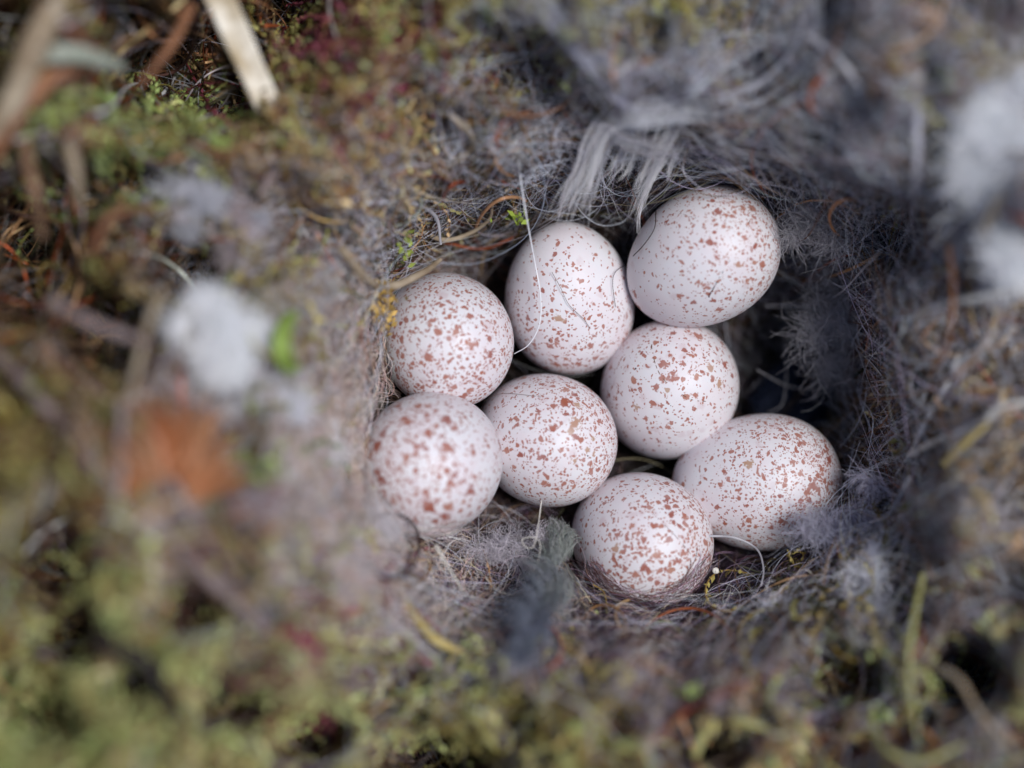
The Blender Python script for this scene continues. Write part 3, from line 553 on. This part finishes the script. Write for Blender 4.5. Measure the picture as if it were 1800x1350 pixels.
tuft('down_tuft', (385,605), .55, (.25,.34), 5000, (.965,.968,.972), 'bright white tuft of down on the left rim', 'down tuft', rad=.0034, drift=(.0,0))
tuft('down_tuft', (462,722), .50, (.28,.28), 1700, (.88,.87,.90), 'thin greyish wisp of down trailing from the left white tuft towards the nearest egg', 'down tuft', rad=.0026, drift=(.5,-.3))
tuft('down_tuft', (1762,255), .70, (.38,.70), 13000, (.965,.968,.972), 'large white clump of down on the right rim', 'down tuft', rad=.0034)
tuft('down_tuft', (1738,430), .45, (.20,.36), 2400, (.74,.75,.80), 'small pale wisp hanging below the large white clump of down', 'down tuft', rad=.0026)
tuft('wool_tuft', (1488,932), .8, (.34,.36), 2600, (.50,.49,.58), 'woolly blue-grey tuft pressed against the right end of the lengthwise egg', 'wool tuft', rad=.0020, curl=4)
tuft('wool_tuft', (1452,372), .35, (.34,.42), 2600, (.52,.50,.53), 'grey fluff on the cup wall beside the highest egg', 'wool tuft', rad=.0018, drift=(.2,.3))
tuft('wool_tuft', (1510,520), .25, (.42,.56), 3400, (.48,.47,.50), 'larger grey fluff on the right cup wall below the first fluff', 'wool tuft', rad=.0018)
tuft('wool_tuft', (1405,1105), .35, (.34,.26), 1600, (.70,.69,.76), 'small lilac-grey wisp at the lower rim', 'wool tuft', rad=.0024)
tuft('wool_tuft', (1510,1060), .35, (.24,.40), 1600, (.70,.70,.76), 'upright pale wisp at the lower right of the rim', 'wool tuft', rad=.0024)
tuft('wool_tuft', (1250,1215), .30, (.60,.26), 2000, (.62,.60,.66), 'flat grey-lilac wisp above the mustard moss at the bottom', 'wool tuft', rad=.0024)
tuft('wool_tuft', (870,965), .75, (.50,.20), 2400, (.62,.58,.62), 'silky grey pad between the nearest egg and the slate feather', 'wool tuft', rad=.0018)
tuft('wool_tuft', (340,335), .30, (.42,.22), 1500, (.66,.66,.70), 'pale grey wisp below the upper left green moss', 'wool tuft', rad=.0026)
tuft('wool_tuft', (415,420), .30, (.18,.34), 900, (.55,.47,.48), 'pinkish wisp of fluff above the left white tuft', 'wool tuft', rad=.0026)
tuft('wool_tuft', (628,925), .45, (.40,.26), 1100, (.78,.74,.76), 'fine pale fuzz lapping over the lower left of the nearest egg', 'wool tuft', rad=.0016, drift=(.3,-.5))

tuft('down_tuft', (540,800), .30, (.34,.22), 1500, (.86,.83,.84), 'faint pale fuzz on the left rim between the white tuft and the nearest egg', 'down tuft', rad=.0024, drift=(.4,-.4))
# orange-brown breast feather, left
fe = empty('feather', path3([(300,860,.6)]*3, 3)[0], 'blurred orange-brown feather on the left rim', 'feather')
L = []
for a in np.linspace(-150, 150, 26):
    r = math.radians(a + 90); ln = random.uniform(70, 150)
    L.append(lock(path3([(300,880,.45),(300+.55*ln*math.cos(r), 850-.5*ln*math.sin(r), .65),(300+ln*1.2*math.cos(r), 815-.9*ln*math.sin(r), .45)], 12), 40, .05, .34, .0045, random.choice([(.62,.27,.11),(.52,.20,.08),(.66,.36,.19),(.36,.16,.08),(.52,.38,.27)]), K=8, zsp=.06))
join_locks('barbs', L, fe)
stalk('shaft', None, None, [(330,1010,.6),(310,900,.75),(290,780,.6)], .022, 'mauve', parent=fe)
# slate feather, bottom
fe = empty('feather', path3([(960,1060,.6)]*3, 3)[0], 'dark slate-blue downy feather below the lowest egg, pale at its upper end', 'feather')
L = []
for q in range(34):
    t = q/33; cx, cy = 990 - 75*t, 985 + 150*t; s = 1 if q % 2 else -1; r = math.radians(200 + s*70 + random.uniform(-25, 25)); ln = random.uniform(45, 80)*(1-.2*t)
    col = np.array((.40,.43,.40))*(1-min(1,t*2.2)) + np.array((.20,.22,.27))*min(1, t*2.2)
    L.append(lock(path3([(cx,cy,.9),(cx+.5*ln*math.cos(r), cy-.5*ln*math.sin(r), 1.0),(cx+ln*math.cos(r)-8, cy-ln*math.sin(r)*.9+14, .75)], 10), 30, .05, .20, .0024, tuple(col*random.uniform(.7, 1.2)), K=9, zsp=.07))
for q in range(6):
    L.append(lock(path3([(985,990,.9),(985+q*5-12,940,1.1),(975+q*6,905+q*4,.9)], 10), 60, .05, .10, .0022, (.36,.38,.35), K=9, zsp=.06))
join_locks('barbs', L, fe)
stalk('shaft', None, None, [(905,1150,.7),(950,1060,.85),(992,975,.85)], .012, 'grey', parent=fe)
# white feather hanging over the back of the cup
fe = empty('feather', path3([(1190,190,.5)]*3, 3)[0], 'white feather draped over the back of the cup with barbs hanging to the eggs', 'feather')
L = []
W1 = (.84,.82,.84); W2 = (.92,.90,.91)
def LP(pts, n_, w0, w1, c=W1, rad=.0015, **k):
    ns = max(6, n_//6)
    for q in range(ns):                        # a lock is many thin strands, each with its own bend and length
        base = path3(pts, 30, True); t = np.linspace(0, 1, 30); wd = w0 + (w1 - w0)*t
        T = np.gradient(base, axis=0); T /= np.linalg.norm(T, axis=1)[:, None]; Sd = np.stack([T[:, 1], -T[:, 0], 0*t], -1)
        o = rng.uniform(-1, 1); bend = rng.normal(0, .07)
        b2 = base + Sd*(o*wd + bend*t**2 + .02*np.sin(t*6 + q))[:, None]; b2[:, 2] += rng.normal(0, .04) + .03*t*rng.normal()
        b2 = b2[:int(30*rng.uniform(.74, 1.0))]
        L.append(lock(b2, max(9, n_//ns), .016, .004, rad, tuple(np.array(c)*math.exp(rng.normal(0, .16))), jitter=.3, curl=.006, zsp=.015))
LP([(1405,-40,2.45),(1412,60,2.3),(1350,140,2.1),(1230,185,1.95),(1180,200,1.75)], 42, .16, .16, (.62,.63,.68), jitter=.22, curl=.05)
LP([(930,-20,2.7),(1040,110,2.4),(1090,170,2.15),(1160,195,1.85)], 90, .09, .14, (.52,.53,.60), jitter=.25, curl=.05)
LP([(1395,150,1.7),(1385,195,1.7),(1330,215,1.65),(1200,215,1.6)], 150, .04, .08, (.50,.50,.54), jitter=.15)
LP([(1180,195,1.55),(1080,210,1.5),(1040,250,1.35),(1020,300,1.15),(990,360,.95),(974,408,.75)], 120, .16, .03, W1, jitter=.15, zsp=.04, curl=.012)
LP([(1150,200,1.5),(1070,225,1.4),(1045,280,1.2),(1022,350,1.0),(1004,418,.75)], 100, .14, .04, W2, jitter=.15, zsp=.04, curl=.012)
LP([(1120,200,1.45),(1060,235,1.35),(1035,300,1.1),(1012,360,.9),(1000,400,.8)], 50, .16, .14, (.50,.49,.52), jitter=.2, zsp=.05, curl=.012)
LP([(1120,205,1.2),(1105,240,1.05),(1090,290,.9),(1080,316,.8)], 110, .10, .02, W2, jitter=.1, zsp=.03, curl=.01)
LP([(1130,205,1.2),(1118,250,1.0),(1100,300,.85),(1068,335,.75)], 60, .09, .03, W1, jitter=.3, zsp=.03, curl=.02)
LP([(1190,200,1.5),(1165,250,1.3),(1140,300,1.05),(1125,340,.9),(1132,388,.75)], 90, .14, .03, W2, jitter=.15, zsp=.03, curl=.012)
LP([(1200,200,1.2),(1175,250,1.0),(1150,300,.9),(1122,370,.6),(1118,425,.5)], 90, .10, .03, W1, jitter=.2, zsp=.03, curl=.02)
LP([(1215,200,1.2),(1205,240,1.1),(1180,290,.9),(1170,330,.8)], 60, .09, .04, W1, jitter=.4, zsp=.05, curl=.02)
LP([(1240,195,1.7),(1280,240,1.6),(1320,265,1.4),(1335,300,1.2)], 90, .06, .05, (.46,.45,.48), jitter=.4, curl=.03)
LP([(1060,215,1.5),(1100,250,1.4),(1150,262,1.4),(1230,270,1.4)], 70, .05, .06, (.44,.43,.46), jitter=.5, curl=.03)
LP([(1090,190,1.75),(1150,190,1.8),(1220,178,1.85),(1300,180,1.8)], 130, .14, .18, (.74,.74,.78), jitter=.4, curl=.05)
join_locks('barbs', L, fe)
stalk('shaft', None, None, [(1420,-60,2.3),(1415,50,2.1),(1345,142,1.95),(1220,186,1.85),(1130,196,1.6)], .016, 'grey', absz=True, parent=fe)
# blue-black feather in the gap
fe = empty('feather', P(1400,700,-1.0), 'blue-black feather down in the dark gap between the eggs and the right wall', 'feather')
L = []
for q in range(26):
    t = q/25; cx, cy = 1350 + 120*t, 760 - 150*t; s = 1 if q % 2 else -1; r = math.radians(50 + s*65); ln = 75
    L.append(lock(path3([(cx,cy,-1.05),(cx+.5*ln*math.cos(r), cy-.5*ln*math.sin(r), -.98),(cx+ln*math.cos(r), cy-ln*math.sin(r), -1.08)], 10, True), 80, .04, .08, .003, (.018,.026,.055), K=7, zsp=.03, curl=.01))
join_locks('barbs', L, fe)
stalk('shaft', None, None, [(1345,765,-1.0),(1410,685,-.95),(1475,605,-1.0)], .012, 'dark', absz=True, parent=fe)

# a veil of fine hairs drawn over the lower edges of two eggs
def veil(name, ei, n_, arc, label, col, inset=(-6, 34)):
    e = EGGS[ei]; K = 14; out = []
    for q in range(n_):
        a0 = math.radians(random.uniform(*arc)); sw = math.radians(random.uniform(14, 42))*random.choice((-1, 1)); rr = random.uniform(*inset); dr = random.uniform(-26, 10)
        pts = []
        for i in range(K):
            t = i/(K-1); a = a0 + sw*(t-.5); rad = e['S']/2 - rr + dr*(2*t-1)**2*-1
            pts.append((e['c'][0] + rad*math.cos(a)*e['L']/e['S'], e['c'][1] - rad*math.sin(a)))
        pts = np.array(pts); p = P(pts[:, 0], pts[:, 1], e['z'] + .05)
        # rest them on the shell, just above it
        lo = push_out(p, .012 + random.random()*.03); d = p - e['C']
        rho = np.linalg.norm(d[:, :2], axis=1)/(e['B']*1.02); zz = e['z'] + e['B']*np.sqrt(np.clip(1 - rho**2, 0, 1)) + .03 + random.random()*.05
        out.append(P(pts[:, 0], pts[:, 1], zz))
    p = push_out(np.array(out), .012)
    return tag(curves_obj(name, p, taper(n_, K, .0014, .0030), pick(n_, col), HAIR), label, 'hair wisp')
veil('hair_wisp', 7, 520, (-150, -25), 'veil of fine brown and purple hairs over the bottom of the lowest egg', [(3,(.17,.10,.09),0),(2,(.30,.24,.28),0),(1,(.42,.38,.42),0),(1,(.05,.03,.03),0)], inset=(-14, 40))
veil('hair_wisp', 0, 260, (175, 285), 'veil of pale fuzz over the lower left edge of the nearest egg', [(3,(.55,.50,.50),0),(2,(.40,.33,.33),0),(1,(.6,.58,.6),0)], inset=(-12, 22))
# flat leaves and blades
def blade(name, label, cat, pts, width, mat, group=None, absz=False, crease=.25, n_=40, point=True, blunt=.5, twist=0.):
    C = path3(pts, n_, absz); T = np.gradient(C, axis=0); T /= np.linalg.norm(T, axis=1)[:, None]
    S = np.cross(T, [0, 0, 1.]); S /= np.linalg.norm(S, axis=1)[:, None]; Nn = np.cross(S, T)
    t = np.linspace(0, 1, n_); W = width*(np.sin(np.pi*np.clip(t*.96+.02, 0, 1))**blunt if point else 1 - .15*t)
    W = W*(1 + .10*(np.interp(t*9, np.arange(10), rng.random(10)) - .5))
    m_ = 11; x = np.linspace(-1, 1, m_)
    th = .012
    prof = crease*np.abs(x) + .03*np.sin(x*17)
    top = C[:, None] + W[:, None, None]*(x[None, :, None]*S[:, None] + prof[None, :, None]*Nn[:, None])
    bot = top - Nn[:, None]*th
    V = np.concatenate([top, bot], 1); k = 2*m_
    loop = list(range(m_)) + list(range(2*m_-1, m_-1, -1)); F = []
    for i in range(n_-1):
        for j in range(k):
            a, b = loop[j], loop[(j+1) % k]; F.append((i*k+a, (i+1)*k+a, (i+1)*k+b, i*k+b))
    for e0 in (0, (n_-1)*k):
        for j in range(m_-1): F.append((e0+j, e0+j+1, e0+m_+j+1, e0+m_+j))
    return tag(mesh_obj(name, V.reshape(-1, 3), F, smat(mat), smooth=True), label, cat, group)
def striped(key):
    m = smat(key); n = m.node_tree.nodes; l = m.node_tree.links
    return m
blade('straw', 'flat cream straw sticking down from the top edge of the photo', 'straw', [(362,-60,2.5),(420,70,2.3),(478,200,2.1)], .125, 'straw', absz=True, point=False, crease=.18)
# dark grooves along the straw
for q, off in enumerate((-9, 7)):
    pass
blade('leaf', 'bright green leaf blade by the left white tuft', 'leaf', [(520,545,1.0),(496,590,1.1),(502,635,1.05),(525,652,.9)], .075, 'green', crease=.3)
blade('leaf', 'small crimson leaf among the lower left moss', 'leaf', [(500,1105,.9),(520,1140,1.0),(560,1165,.9)], .13, 'crimson', crease=.3)
blade('leaf', 'plum-coloured leaf flake below the lowest egg', 'leaf', [(1010,1160,.42),(1050,1172,.48),(1095,1178,.40)], .12, 'crimson', crease=.1)
blade('leaf', 'rust-brown curled leaf near the upper right corner', 'leaf', [(1480,30,.4),(1570,60,.55),(1670,110,.4)], .34, 'brown', crease=.35)
blade('leaf', 'tan leaf scrap on the right white clump of down', 'leaf', [(1762,340,1.0),(1742,380,1.0),(1727,420,.9)], .045, 'tan', crease=.2)

S = stalk
S('stem', 'thick pale brown stem crossing the upper left corner', 'stem', [(120,-40,.9),(60,80,1.0),(20,180,.9),(-40,260,.8)], .13, 'tan')
S('stem', 'grey-green stem stub beside the thick stem in the upper left', 'stem', [(70,95,.9),(140,95,1.0),(215,118,.8)], .09, 'greygreen')
S('stem', 'orange-brown curved stem at the left edge below the thick stem', 'stem', [(130,110,.7),(60,160,.8),(10,230,.8),(-20,300,.6)], .10, 'rust')
S('stem', 'drooping brown stem in the upper left hollow', 'stem', [(40,250,.6),(60,330,.7),(75,420,.5)], .06, 'brown')
S('stem', 'short vertical tan stem below the upper left green moss', 'stem', [(120,250,.8),(135,310,.8),(140,370,.6)], .05, 'tan')
S('rootlet', 'arched ochre rootlet above the small green moss sprig', 'rootlet', [(160,440,.5),(200,378,.7),(270,366,.6)], .04, 'rust')
S('stem', 'grey stem running down the left side towards the white tuft', 'stem', [(90,530,.8),(160,568,.9),(268,605,.8)], .06, 'mauve')
S('stem', 'upright grey-brown twig left of the white tuft', 'twig', [(285,510,.7),(255,590,.8),(225,720,.6)], .038, 'tan')
S('stem', 'long pale stem running diagonally across the lower left moss', 'stem', [(-20,610,.6),(60,690,.7),(200,860,.65),(360,1010,.8),(480,1120,.8),(560,1180,.7),(660,1210,.4)], .055, 'mauve')
S('stem', 'shorter pinkish stem beside the long diagonal stem', 'stem', [(300,850,.9),(350,930,.9),(410,1010,.7)], .05, 'mauve')
S('stem', 'pale upright stem beside the orange-brown feather', 'stem', [(215,700,.8),(210,800,.7),(200,910,.5)], .035, 'mauve')
S('stem', 'dark slate curved stem in the lower left moss', 'stem', [(170,1125,.7),(250,1160,.9),(290,1220,.8),(320,1260,.6)], .07, 'dark')
S('stem', 'yellow bent stem below the nearest egg', 'stem', [(700,1045,.5),(722,1075,.6),(760,1120,.6),(795,1140,.55),(845,1156,.45)], .050, 'yellow')
S('stem', 'orange-brown curved stem at the lower rim right of centre', 'stem', [(1185,1175,.5),(1230,1158,.6),(1270,1128,.55),(1310,1090,.4)], .035, 'orange')
S('stem', 'forked tan twig end above the round egg', 'twig', [(600,435,.65),(635,480,.75),(662,503,.65),(676,508,.5)], .042, 'tan')
S('stem', 'horizontal beige twig just above the round egg', 'twig', [(664,505,.5),(700,500,1.05),(745,478,1.5),(775,456,1.5)], .040, 'tan')
S('rootlet', 'hooked tan rootlet above the round egg', 'rootlet', [(722,385,.3),(745,408,.5),(785,422,.7),(830,408,.7),(860,385,.65),(866,360,.5)], .024, 'tan')
S('rootlet', 'brown looping rootlet on the upper left cup wall', 'rootlet', [(735,160,.3),(790,200,.5),(832,245,.55),(815,275,.5),(770,305,.4),(735,345,.3)], .026, 'tan')
S('hair', 'pale thick hair arching over the upper left cup wall', 'hair', [(590,365,.5),(650,356,.6),(720,356,.65),(765,380,.7),(775,430,1.1)], .024, 'grey')
S('rootlet', 'brown curved rootlet above the white feather', 'rootlet', [(1005,215,.4),(1050,182,.6),(1110,170,.6),(1160,150,.6),(1185,115,.4)], .032, 'brown')
S('hair', 'long pale hair curving down across the sparsely spotted egg', 'hair', [(905,195,1.35),(910,270,1.2),(922,360,1.0),(938,450,.62),(950,520,.52),(948,570,.50),(930,605,.42),(904,622,.30)], .0075, 'white', absz=True, n_=60, tip=.5)
S('stem', 'pale straight stem hanging on the right wall left of the white clump', 'stem', [(1614,130,.7),(1612,200,.8),(1610,290,.8),(1605,345,.6)], .035, 'grey')
S('hair', 'long grey hair sweeping down the upper right wall', 'hair', [(1420,60,.7),(1480,110,.8),(1520,170,.8),(1560,230,.75),(1570,270,.6)], .026, 'grey')
S('hair', 'thin pale hair reaching from the highest egg towards the right edge', 'hair', [(1345,538,1.1),(1410,536,.9),(1470,520,.8),(1520,470,.75),(1548,440,.6)], .012, 'grey')
S('hair', 'thick white hair lying across the right rim', 'hair', [(1600,560,.6),(1660,535,.8),(1740,520,.9),(1830,500,.8)], .030, 'pale')
S('rootlet', 'reddish hanging rootlet on the right wall', 'rootlet', [(1668,430,.7),(1675,500,.9),(1670,580,.9),(1650,640,.7),(1600,680,.4)], .022, 'rust')
S('stem', 'long whitish stem slanting to the right edge at mid height', 'stem', [(1600,800,.5),(1650,775,.7),(1720,750,.8),(1760,715,.8),(1820,705,.7)], .036, 'pale')
S('stem', 'yellow-green straw below the long whitish stem', 'straw', [(1660,815,.8),(1700,775,.9),(1740,742,.8)], .04, 'yellow')
S('stem', 'pale loop of stem at the lower right of the rim', 'stem', [(1580,880,.5),(1598,840,.6),(1560,905,.5),(1500,925,.4)], .018, 'grey')
S('stem', 'upright yellow-green stem in the lower right moss', 'stem', [(1622,1010,.5),(1605,1100,.8),(1598,1180,.8),(1612,1290,.6)], .028, 'olive')
S('stem', 'brown stem slanting down into the lower right corner', 'stem', [(1600,1160,.5),(1680,1190,.7),(1720,1250,.6),(1800,1340,.4)], .032, 'tan')
S('stem', 'tan stem rising from the bottom edge right of centre', 'stem', [(1110,1370,.5),(1145,1290,.7),(1165,1210,.6),(1180,1160,.4)], .045, 'tan')
S('stem', 'thick mustard strand along the bottom edge', 'strand', [(1220,1330,.3),(1250,1275,.5),(1310,1270,.6),(1380,1300,.4),(1420,1350,.3)], .04, 'olive')
S('stem', 'pale green curling strand at the bottom right', 'strand', [(1535,1280,.5),(1560,1320,.6),(1620,1340,.6),(1690,1310,.4)], .03, 'olive')
S('stem', 'green curling strand near the bottom centre', 'strand', [(870,1190,.5),(835,1230,.6),(845,1280,.6),(870,1310,.5)], .055, 'olive')
S('stem', 'red-brown stem crossing the moss near the top left', 'stem', [(335,10,.5),(300,80,.7),(245,150,.7)], .05, 'rust')
S('stem', 'pale twig below the straw', 'twig', [(492,230,.5),(485,290,.7),(455,345,.6)], .05, 'mauve')
S('hair', 'stiff white hair below the nearest egg', 'hair', [(766,958,1.0),(785,992,.9),(815,1040,.5)], .013, 'pale')
S('hair', 'fine pale loop of hair beside the slate feather', 'hair', [(952,880,1.3),(945,930,1.25),(938,960,1.2),(925,962,1.15),(918,948,1.2),(940,945,1.25),(950,960,1.2),(940,1000,.9),(910,1020,.6)], .005, 'pale', n_=60)
S('rootlet', 'dark curl of hair just below the nearest egg', 'hair', [(822,918,1.35),(838,940,1.25),(838,985,1.1)], .005, 'dark')
S('hair', 'pale curl at the end of the hair under the lengthwise egg', 'hair', [(1240,942,1.0),(1290,945,1.05),(1330,965,.9),(1342,1000,.75),(1338,1030,.6)], .011, 'grey')
# fine dark hairs lying on shells
def on_egg(ei, uv, r, mat, label):
    e = EGGS[ei]; q = spline([(a, b, 0) for a, b in uv], 40)
    c = e['C']; pts = []
    for a, b, _ in q:                      # drop each point onto the shell along the line of sight
        z = e['z'] + e['B']*1.3
        for _k in range(60):
            p = P(a, b, z); d = p - c; al = d @ e['AX']; pr = np.linalg.norm(d - al*e['AX'])
            if (al/e['A'])**2 + (pr/(e['B']*1.03))**2 <= 1 or z < e['z'] - .1: break
            z -= .02
        pts.append(P(a, b, z + .012))
    V, F = tube(np.array(pts), r, 6)
    tag(mesh_obj('hair', V, F, smat(mat)), label, 'hair')
on_egg(5, [(1153,372),(1150,402),(1132,430),(1113,450)], .0042, 'dark', 'dark hair lying on the left shoulder of the highest egg')
on_egg(5, [(1322,348),(1316,395),(1300,430),(1272,475),(1247,520)], .0035, 'dark', 'dark straight hair down the middle of the highest egg')
on_egg(5, [(1195,375),(1240,388),(1290,393),(1340,405)], .0028, 'mauve', 'grey hair across the upper part of the highest egg')
on_egg(5, [(1220,372),(1262,405),(1300,437),(1320,460)], .0026, 'mauve', 'faint slanting hair on the highest egg')
on_egg(4, [(1146,575),(1147,620),(1165,665),(1210,700),(1245,706)], .0032, 'brown', 'thin brown hair curving over the egg with large rust blotches')
on_egg(2, [(970,478),(985,505),(1000,535),(1025,560),(1038,578)], .0024, 'mauve', 'short wavy hair in the middle of the sparsely spotted egg')
on_egg(2, [(1105,462),(1082,478),(1077,500),(1082,540)], .0028, 'dark', 'fine dark hair on the right side of the sparsely spotted egg')
on_egg(7, [(1140,895),(1160,915),(1190,945),(1215,975)], .0028, 'mauve', 'fine hair slanting over the lowest egg')
on_egg(3, [(850,705),(880,692),(930,695),(990,704)], .0022, 'mauve', 'hair-thin line over the top of the egg in the middle of the clutch')
# dark and red-brown curled hairs against the grey fluff
S('hair', 'red-brown hair curving over the upper grey fluff', 'hair', [(1470,330,.9),(1445,370,1.0),(1420,415,1.0),(1390,430,.9)], .006, 'rust')
S('hair', 'black kinked hair across the upper grey fluff', 'hair', [(1395,375,.9),(1435,390,1.05),(1470,395,1.0),(1510,410,.9)], .004, 'dark')
S('hair', 'long dark hair looping over the lower grey fluff', 'hair', [(1540,450,.8),(1520,500,.9),(1530,520,.9),(1500,545,.85)], .004, 'dark')
S('hair', 'pale hair curving through the dark gap', 'hair', [(1330,650,1.6),(1390,680,1.5),(1450,680,1.4),(1500,665,1.2)], .005, 'grey')
S('hair', 'bluish vertical hair in the dark gap', 'hair', [(1378,600,1.6),(1382,660,1.5),(1375,710,1.4),(1350,725,1.4)], .0045, 'grey')
S('hair', 'yellowish kinked fibre on the right wall beside the lengthwise egg', 'fibre', [(1525,720,.5),(1505,740,.6),(1495,770,.7),(1510,785,.7)], .008, 'tan')
# golden moss scrap beside the round egg
def scrap(u, v, z, n_, size, col, label):
    c0 = P(u, v, z); V = []; F = []
    for q in range(n_):
        o = rng.normal(0, 1, 3)*np.array(size)*.5; d = rng.normal(0, 1, 3); d /= np.linalg.norm(d); s = np.cross(d, rng.normal(0, 1, 3)); s /= np.linalg.norm(s)
        L_ = rng.uniform(.05, .11); b = len(V); V += [o, o + d*L_*.45 + s*L_*.3, o + d*L_, o + d*L_*.45 - s*L_*.3]; F.append((b, b+1, b+2, b+3))
    V = push_out(np.array(V) + c0) - c0
    vc = np.repeat(np.clip(np.array(col)*np.exp(rng.normal(0, .3, (n_, 1))), 0, .8), 4, 0)
    o = mesh_obj('moss_scrap', V, F, MOSS, smooth=False, vcol=vc); o.location = Vector(c0)*U
    return tag(o, label, 'moss scrap')
scrap(670,535,1.0, 80, (.12,.18,.10), (.40,.26,.07), 'golden dry moss scrap touching the round egg')
scrap(682,570,.85, 22, (.06,.14,.05), (.42,.28,.09), 'lower thin golden moss shred against the round egg')
scrap(712,430,.75, 26, (.05,.16,.06), (.30,.36,.07), 'tiny green moss sprig hanging on the upper left cup wall')
scrap(910,383,.55, 22, (.16,.05,.05), (.26,.34,.05), 'tiny green moss sprig behind the sparsely spotted egg')
# white crumb
V = rng.normal(0, 1, (3, 3))
t = np.linspace(0, np.pi, 9); s = np.linspace(0, 2*np.pi, 12, endpoint=False)
V = np.stack([np.outer(np.sin(t), np.cos(s)), np.outer(np.sin(t), np.sin(s)), np.outer(np.cos(t), np.ones(12))], -1).reshape(-1, 3)
V *= .030*(1 + .25*rng.normal(0, 1, (len(V), 1))*.5)
i = np.arange(8)[:, None]*12; j = np.arange(12)[None]; F = np.stack([i+j, i+12+j, i+12+(j+1) % 12, i+(j+1) % 12], -1).reshape(-1, 4)
cc = P(1258, 1003, .45); o = mesh_obj('crumb', V, F, smat('ivory')); o.location = Vector(cc)*U
tag(o, 'tiny white crumb at the right end of the lowest egg', 'crumb')
